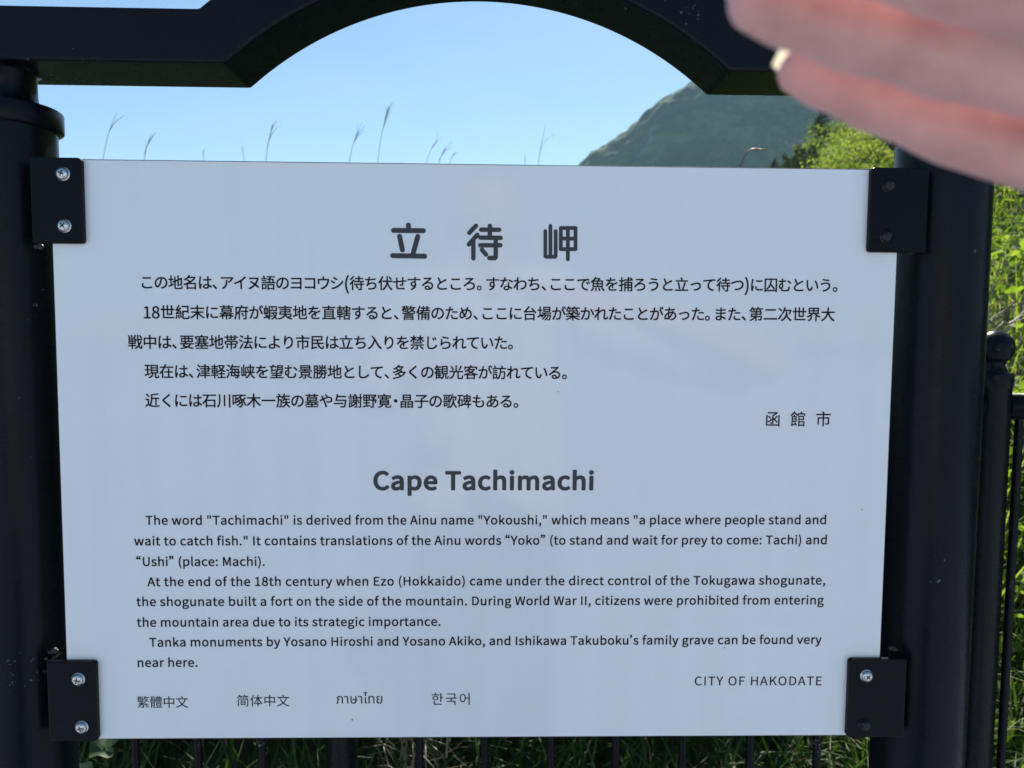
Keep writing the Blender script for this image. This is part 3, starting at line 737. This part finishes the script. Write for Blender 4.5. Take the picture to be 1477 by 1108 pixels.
for k, (Yp, xf, zf, xt, zt, sp, ns, lab) in enumerate(stems):
    dx = (xt - xf) / (zt - zf)
    xb = xf - dx * (zf + Z0) * 0.35; gz = float(ground_h(xb, Yp))
    plume_plant([(xb, Yp, gz), (xb + (xf - xb) * 0.35, Yp, gz + 0.6 * (zf + Z0)), (xf, Yp, zz(zf)), (xf + (xt - xf) * 0.4, Yp, zz(zf + (zt - zf) * 0.55)), (xt, Yp, zz(zt))], sp, ns, lab, 100 + k)
# nodding seed head in front of the mountain
plume_plant([(0.93, 2.4, float(ground_h(0.93, 2.4))), (0.97, 2.4, zz(0.4)), (1.000, 2.4, zz(0.77)), (1.012, 2.4, zz(0.825)), (1.034, 2.4, zz(0.858)), (1.062, 2.4, zz(0.872)), (1.085, 2.4, zz(0.866))], 0.004, 16, 'drooping tan seed head in front of the mountain', 130, thick=0.006, pm=M_DRY)
# leaning stems on the slope by the right post
plume_plant([(1.74, 2.0, float(ground_h(1.74, 2.0))), (1.79, 2.0, zz(0.22)), (1.845, 2.0, zz(0.43)), (1.90, 2.0, zz(0.575)), (1.935, 2.0, zz(0.64))], 0.012, 40, 'upper leaning grass seed stem right of the right post', 131, fol=False, thick=0.0022, tuft=0.085)
plume_plant([(1.73, 2.05, float(ground_h(1.73, 2.05))), (1.78, 2.05, zz(0.16)), (1.85, 2.05, zz(0.33)), (1.93, 2.05, zz(0.46)), (1.98, 2.05, zz(0.52))], 0.010, 14, 'lower leaning grass stem right of the right post', 132, fol=False, thick=0.002, tuft=0.085)
# dead twigs over the ball finial
for k, (p0, p1) in enumerate((((1.76, 2.0, 0.13), (1.99, 2.0, 0.26)), ((1.78, 2.1, 0.05), (2.02, 2.1, 0.20)))):
    mid = [(a + b) / 2 for a, b in zip(p0, p1)]
    pts = [(p0[0] - 0.15, p0[1], float(ground_h(p0[0] - 0.15, p0[1]))), (p0[0], p0[1], zz(p0[2])), (mid[0], mid[1], zz(mid[2] + 0.02)), (p1[0], p1[1], zz(p1[2]))]
    tt = np.linspace(0, 3, 16); P = np.stack([np.interp(tt, range(4), [p[i] for p in pts]) for i in range(3)], 1)
    P[1:-1] += rng.normal(size=(14, 3)) * 0.008
    parts = [tube_arrays(P, np.linspace(0.006, 0.003, 16), 6)]
    for j in range(5):
        b = P[6 + 2 * j - (j > 3)]; e_ = b + np.array([rng.uniform(0.03, 0.1), rng.uniform(-0.05, 0.05), rng.uniform(-0.05, 0.1)])
        parts.append(tube_arrays(np.linspace(b, e_, 4), np.linspace(0.003, 0.0012, 4), 5))
    V, F = merge(parts)
    tag(np_mesh('dead_twig', V, F, M_DRY, smooth=True), ['upper brown dead twig above the ball topped post', 'lower brown dead twig beside the ball topped post'][k], 'twig', 'dead twigs on the slope')
# round leaved plant with shade put into its leaf colour, at the left end of the railing
t = empty('butterbur_plant', (-0.69, 0.66, 0)); tag(t, 'round leaved plant in the shade beside the lower left bracket', 'plant')
for k, (lx, ly, lz, lr) in enumerate(((-0.70, 0.64, 0.505, 0.026), (-0.64, 0.74, 0.30, 0.03), (-0.80, 0.72, 0.40, 0.035))):
    V, F = tube_arrays([(-0.69, 0.66, 0.0), (-0.69 + (lx + 0.69) * 0.5, 0.67, lz * 0.55), (lx, ly, lz)], [0.004, 0.0035, 0.002], 6); np_mesh('stalk', V, F, M_GRASS, t, True)
    bm = bmesh.new(); c0 = bm.verts.new((lx, ly, lz - 0.008)); rg = []
    for j in range(20):
        a = 2 * math.pi * j / 20; rad = lr * (1 + 0.06 * math.sin(5 * a + k)) * (0.55 if j == 0 else 1)
        rg.append(bm.verts.new((lx + rad * math.cos(a), ly + rad * math.sin(a) * 0.85 , lz + rad * math.sin(a) * 0.45 + 0.006 * math.sin(3 * a))))
    for j in range(20): bm.faces.new((c0, rg[j], rg[(j + 1) % 20]))
    obj('leaf', bm, M_SHADELEAF, t, True)

# ------------------------------------------------------------------ the hand shading the lens
HB = {"pinky": [[0.0872, -0.5437, 1.3353, 0.0061], [0.0962, -0.5462, 1.3308, 0.0069], [0.1086, -0.5499, 1.3246, 0.0074], [0.1273, -0.557, 1.3158, 0.0088]],
 "ring": [[0.0683, -0.5689, 1.3412, 0.0074], [0.0793, -0.5715, 1.3365, 0.0079], [0.0933, -0.5752, 1.3312, 0.0085], [0.1141, -0.5781, 1.3256, 0.0090]],
 "middle": [[0.0551, -0.587, 1.3498, 0.0076], [0.0675, -0.5896, 1.345, 0.0081], [0.0832, -0.5924, 1.3401, 0.0088], [0.1045, -0.5943, 1.3341, 0.0090]],
 "index": [[0.0534, -0.6069, 1.3515, 0.0075], [0.0631, -0.6084, 1.3484, 0.008], [0.0754, -0.6099, 1.3448, 0.0088], [0.0962, -0.6097, 1.34, 0.011]],
 "pinkym": [[0.1273, -0.557, 1.3158, 0.0088], [0.1716, -0.5544, 1.3095, 0.0125], [0.2399, -0.5508, 1.2988, 0.016]],
 "ringm": [[0.1141, -0.5781, 1.3256, 0.0090], [0.1626, -0.5715, 1.3208, 0.0125], [0.2224, -0.5636, 1.3105, 0.017]],
 "middlem": [[0.1045, -0.5943, 1.3341, 0.0090], [0.1523, -0.5855, 1.3319, 0.0125], [0.2062, -0.5754, 1.3231, 0.017]],
 "indexm": [[0.0962, -0.6097, 1.34, 0.011], [0.14, -0.5998, 1.3385, 0.0125], [0.19, -0.5873, 1.333, 0.016]],
 "web": [[0.1450, -0.562, 1.3165, 0.010], [0.1400, -0.576, 1.3265, 0.010], [0.131, -0.591, 1.3360, 0.010]],
 "palm": [[0.19, -0.556, 1.308, 0.0135], [0.178, -0.577, 1.322, 0.0135], [0.165, -0.592, 1.333, 0.0135]],
 "thumb": [[0.1837, -0.5892, 1.3322, 0.014], [0.1221, -0.6228, 1.3334, 0.0125], [0.0885, -0.6392, 1.3322, 0.0105], [0.0722, -0.6448, 1.3318, 0.0085]],
 "wrist": [[0.2174, -0.5671, 1.3156, 0.022], [0.2512, -0.5624, 1.3081, 0.024], [0.375, -0.57, 1.27, 0.031], [0.50, -0.62, 1.215, 0.038]]}
bm = bmesh.new()
for ch in HB.values():
    for a, b in zip(ch[:-1], ch[1:]):
        a, b = np.array(a), np.array(b); ln = np.linalg.norm(a[:3] - b[:3]); ns = max(4, int(ln / 0.0022))
        for k in range(ns + 1):
            p = a + (b - a) * k / ns
            # slight knuckle swell at the joints
            rad = p[3] * (1 - 0.045 * math.cos(2 * math.pi * k / ns))
            bmesh.ops.create_icosphere(bm, subdivisions=2, radius=rad, matrix=Matrix.Translation(p[:3]))
me = bpy.data.meshes.new('tmp'); bm.to_mesh(me); bm.free()
tmp = bpy.data.objects.new('tmp', me); col.objects.link(tmp)
md = tmp.modifiers.new('r', 'REMESH'); md.mode = 'VOXEL'; md.voxel_size = 0.0013
md2 = tmp.modifiers.new('s', 'SMOOTH'); md2.factor = 0.5; md2.iterations = 5
dg = bpy.context.evaluated_depsgraph_get(); dg.update()
hm = bpy.data.meshes.new_from_object(tmp.evaluated_get(dg))
bpy.data.objects.remove(tmp)
hand = bpy.data.objects.new('person', hm); col.objects.link(hand); hm.materials.clear(); hm.materials.append(M_SKIN)
hm.polygons.foreach_set('use_smooth', [True] * len(hm.polygons))
tag(hand, 'raised hand with fingers together, held close and blurred at the upper right', 'person')
cf = Vector((0.0233, 0.9973, -0.0694)); cu = Vector((-0.0059, 0.0695, 0.9976))
for fn, (wv, tipx) in dict(pinky=(0.0047, 0.0016), ring=(0.0054, 0.0012), middle=(0.0056, 0.0012), index=(0.0054, 0.0012)).items():
    a = Vector(HB[fn][0][:3]); b = Vector(HB[fn][1][:3]); rad = HB[fn][0][3]
    ax = (a - b).normalized(); dn = (cu * 0.8 + cf * 0.6); dn = (dn - ax * dn.dot(ax)).normalized(); wd = ax.cross(dn)
    bm = bmesh.new(); grid = []
    for i in range(9):
        s = -0.0065 + (rad + tipx + 0.0062) * i / 8; row = []
        half = wv * (0.8 + 0.2 * math.sin(math.pi * min(1, i / 6))) * (1 if i < 7 else (0.9 if i == 7 else 0.6))
        for j in range(7):
            u = (j - 3) / 3; dip = rad * 1.03 * (1 - 0.55 * (u ** 2) * 0.55) - 0.0006 * (i / 8) - (0.0012 * max(0, i - 5) / 3)
            row.append(bm.verts.new(a + ax * s + dn * dip + wd * half * u))
        grid.append(row)
    for i in range(8):
        for j in range(6): bm.faces.new((grid[i][j], grid[i + 1][j], grid[i + 1][j + 1], grid[i][j + 1]))
    bmesh.ops.solidify(bm, geom=bm.faces[:], thickness=0.0004)
    obj('fingernail', bm, M_NAIL, hand, True)
# the rest of the photographer, behind the camera: seen only as a soft reflection in the board
def chains_mesh(chains, voxel, grow=0.0, iters=4):
    bm = bmesh.new()
    for ch in chains:
        for a, b in zip(ch[:-1], ch[1:]):
            a, b = np.array(a, float), np.array(b, float); ln = np.linalg.norm(a[:3] - b[:3]); ns = max(3, int(ln / (0.3 * min(a[3], b[3]))))
            for k in range(ns + 1):
                p = a + (b - a) * k / ns
                bmesh.ops.create_icosphere(bm, subdivisions=2, radius=p[3] + grow, matrix=Matrix.Translation(p[:3]))
    me = bpy.data.meshes.new('tmp'); bm.to_mesh(me); bm.free()
    o = bpy.data.objects.new('tmp', me); col.objects.link(o)
    md = o.modifiers.new('r', 'REMESH'); md.mode = 'VOXEL'; md.voxel_size = voxel
    m2 = o.modifiers.new('s', 'SMOOTH'); m2.factor = 0.5; m2.iterations = iters
    d = bpy.context.evaluated_depsgraph_get(); d.update(); r = bpy.data.meshes.new_from_object(o.evaluated_get(d)); bpy.data.objects.remove(o)
    r.materials.clear(); return r
BY = -1.17
torso = [[[-0.10, BY, 0.86, 0.10], [0.10, BY, 0.86, 0.10]], [[-0.08, BY, 0.95, 0.098], [-0.075, BY, 1.10, 0.095], [-0.09, BY, 1.28, 0.098], [-0.10, BY, 1.36, 0.07]], [[0.08, BY, 0.95, 0.098], [0.075, BY, 1.10, 0.095], [0.09, BY, 1.28, 0.098], [0.10, BY, 1.36, 0.07]], [[-0.16, BY - 0.01, 1.375, 0.048], [0.16, BY - 0.01, 1.375, 0.048]]]
arm_r = [[[0.165, BY, 1.37, 0.050], [0.30, BY + 0.18, 1.24, 0.042], [0.46, -0.70, 1.20, 0.040]], [[0.46, -0.70, 1.20, 0.040], [0.375, -0.62, 1.25, 0.034], [0.2512, -0.5624, 1.3081, 0.0235]]]
arm_l = [[[-0.165, BY, 1.37, 0.050], [-0.24, BY + 0.03, 1.23, 0.043], [-0.25, BY + 0.10, 1.11, 0.040]], [[-0.25, BY + 0.10, 1.11, 0.038], [-0.21, BY + 0.20, 1.13, 0.032], [-0.15, BY + 0.26, 1.17, 0.023]], [[-0.15, BY + 0.26, 1.17, 0.022], [-0.12, BY + 0.29, 1.185, 0.024], [-0.09, BY + 0.31, 1.20, 0.014]]]
head = [[[0, BY + 0.005, 1.38, 0.055], [0, BY + 0.015, 1.47, 0.052]], [[0, BY + 0.005, 1.575, 0.088], [0, BY + 0.02, 1.57, 0.083]], [[0, BY + 0.045, 1.505, 0.050], [0, BY + 0.075, 1.485, 0.026]], [[0, BY + 0.092, 1.575, 0.012], [0, BY + 0.108, 1.535, 0.015]], [[-0.086, BY + 0.005, 1.55, 0.014], [-0.088, BY + 0.002, 1.575, 0.016]], [[0.086, BY + 0.005, 1.55, 0.014], [0.088, BY + 0.002, 1.575, 0.016]]]
legs = [[[sx * 0.09, BY, 0.84, 0.092], [sx * 0.095, BY + 0.01, 0.46, 0.062], [sx * 0.10, BY - 0.015, 0.30, 0.056], [sx * 0.10, BY - 0.02, 0.09, 0.040]] for sx in (-1, 1)]
fing = [[[-0.10 + 0.008 * k, BY + 0.30 + 0.004 * k, 1.195 + 0.012 * (k - 1.5), 0.009], [-0.062 + 0.004 * k, BY + 0.325, 1.20 + 0.014 * (k - 1.5), 0.008], [-0.035, BY + 0.318, 1.205 + 0.014 * (k - 1.5), 0.007]] for k in range(4)] + [[[-0.13, BY + 0.28, 1.20, 0.010], [-0.115, BY + 0.29, 1.235, 0.009], [-0.09, BY + 0.30, 1.25, 0.008]]]
body = chains_mesh(torso + arm_r + arm_l + head + legs + fing, 0.006)
bmj = bmesh.new(); bmj.from_mesh(hm); bmj.from_mesh(body); bmj.to_mesh(hm); bmj.free(); bpy.data.meshes.remove(body)
hm.polygons.foreach_set('use_smooth', [True] * len(hm.polygons)); hm.polygons.foreach_set('material_index', [0] * len(hm.polygons))
sh = chains_mesh(torso + [[arm_r[0][0], arm_r[0][1], arm_r[0][2]], [[0.46, -0.70, 1.20, 0.041], [0.40, -0.645, 1.235, 0.038]]] + [arm_l[0], [arm_l[1][0], arm_l[1][1]]], 0.008, 0.013, 6)
link('shirt', sh, M_CLOTH, hand, True)
mt, nt, bs = mat('denim'); bs.inputs['Base Color'].default_value = (0.03, 0.045, 0.09, 1); bs.inputs['Roughness'].default_value = 0.9
n = noise(nt, 200, 4, 0.7); bump(nt, bs, n.outputs[0], 0.3, 0.002)
tro = chains_mesh([[[-0.09, BY, 0.87, 0.102], [0.09, BY, 0.87, 0.102]]] + [[[sx * 0.09, BY, 0.84, 0.104], [sx * 0.095, BY + 0.01, 0.46, 0.078], [sx * 0.10, BY - 0.015, 0.12, 0.068]] for sx in (-1, 1)], 0.008, 0.004, 5)
link('trousers', tro, mt, hand, True)
mt, nt, bs = mat('hair'); bs.inputs['Base Color'].default_value = (0.015, 0.012, 0.010, 1); bs.inputs['Roughness'].default_value = 0.55
hr = chains_mesh([[[0, BY - 0.012, 1.60, 0.094], [0, BY - 0.03, 1.575, 0.090]], [[-0.062, BY - 0.03, 1.53, 0.036], [0.062, BY - 0.03, 1.53, 0.036]]], 0.006, 0.0, 4)
link('hair', hr, mt, hand, True)
for sx in (-1, 1):
    bm = bmesh.new(); bmesh.ops.create_uvsphere(bm, u_segments=16, v_segments=12, radius=0.0115, matrix=Matrix.Translation((sx * 0.032, BY + 0.085, 1.575)))
    for f in bm.faces:
        if (f.calc_center_median() - Vector((sx * 0.032, BY + 0.085, 1.575))).normalized().y > 0.86: f.material_index = 1
    obj('eye', bm, [M_PANEL, M_RECESS], hand, True)
    shoe = chains_mesh([[[sx * 0.10, BY - 0.03, 0.045, 0.045], [sx * 0.105, BY + 0.08, 0.04, 0.04], [sx * 0.11, BY + 0.15, 0.035, 0.034]]], 0.006, 0.0, 3)
    link('shoe', shoe, M_RECESS, hand, True)

# ------------------------------------------------------------------ haze
bm = bmesh.new(); add_box(bm, -1600, 1600, -1600, 1600, -31, 152)
hz = bpy.data.materials.new('haze'); hz.use_nodes = True; nt = hz.node_tree; nt.nodes.clear()
out = nt.nodes.new('ShaderNodeOutputMaterial'); pv = nt.nodes.new('ShaderNodeVolumePrincipled')
pv.inputs['Color'].default_value = (0.45, 0.74, 1.0, 1); pv.inputs['Density'].default_value = 0.00042; pv.inputs['Anisotropy'].default_value = 0.2
nt.links.new(pv.outputs[0], out.inputs['Volume'])
tag(obj('haze', bm, hz), kind='stuff')
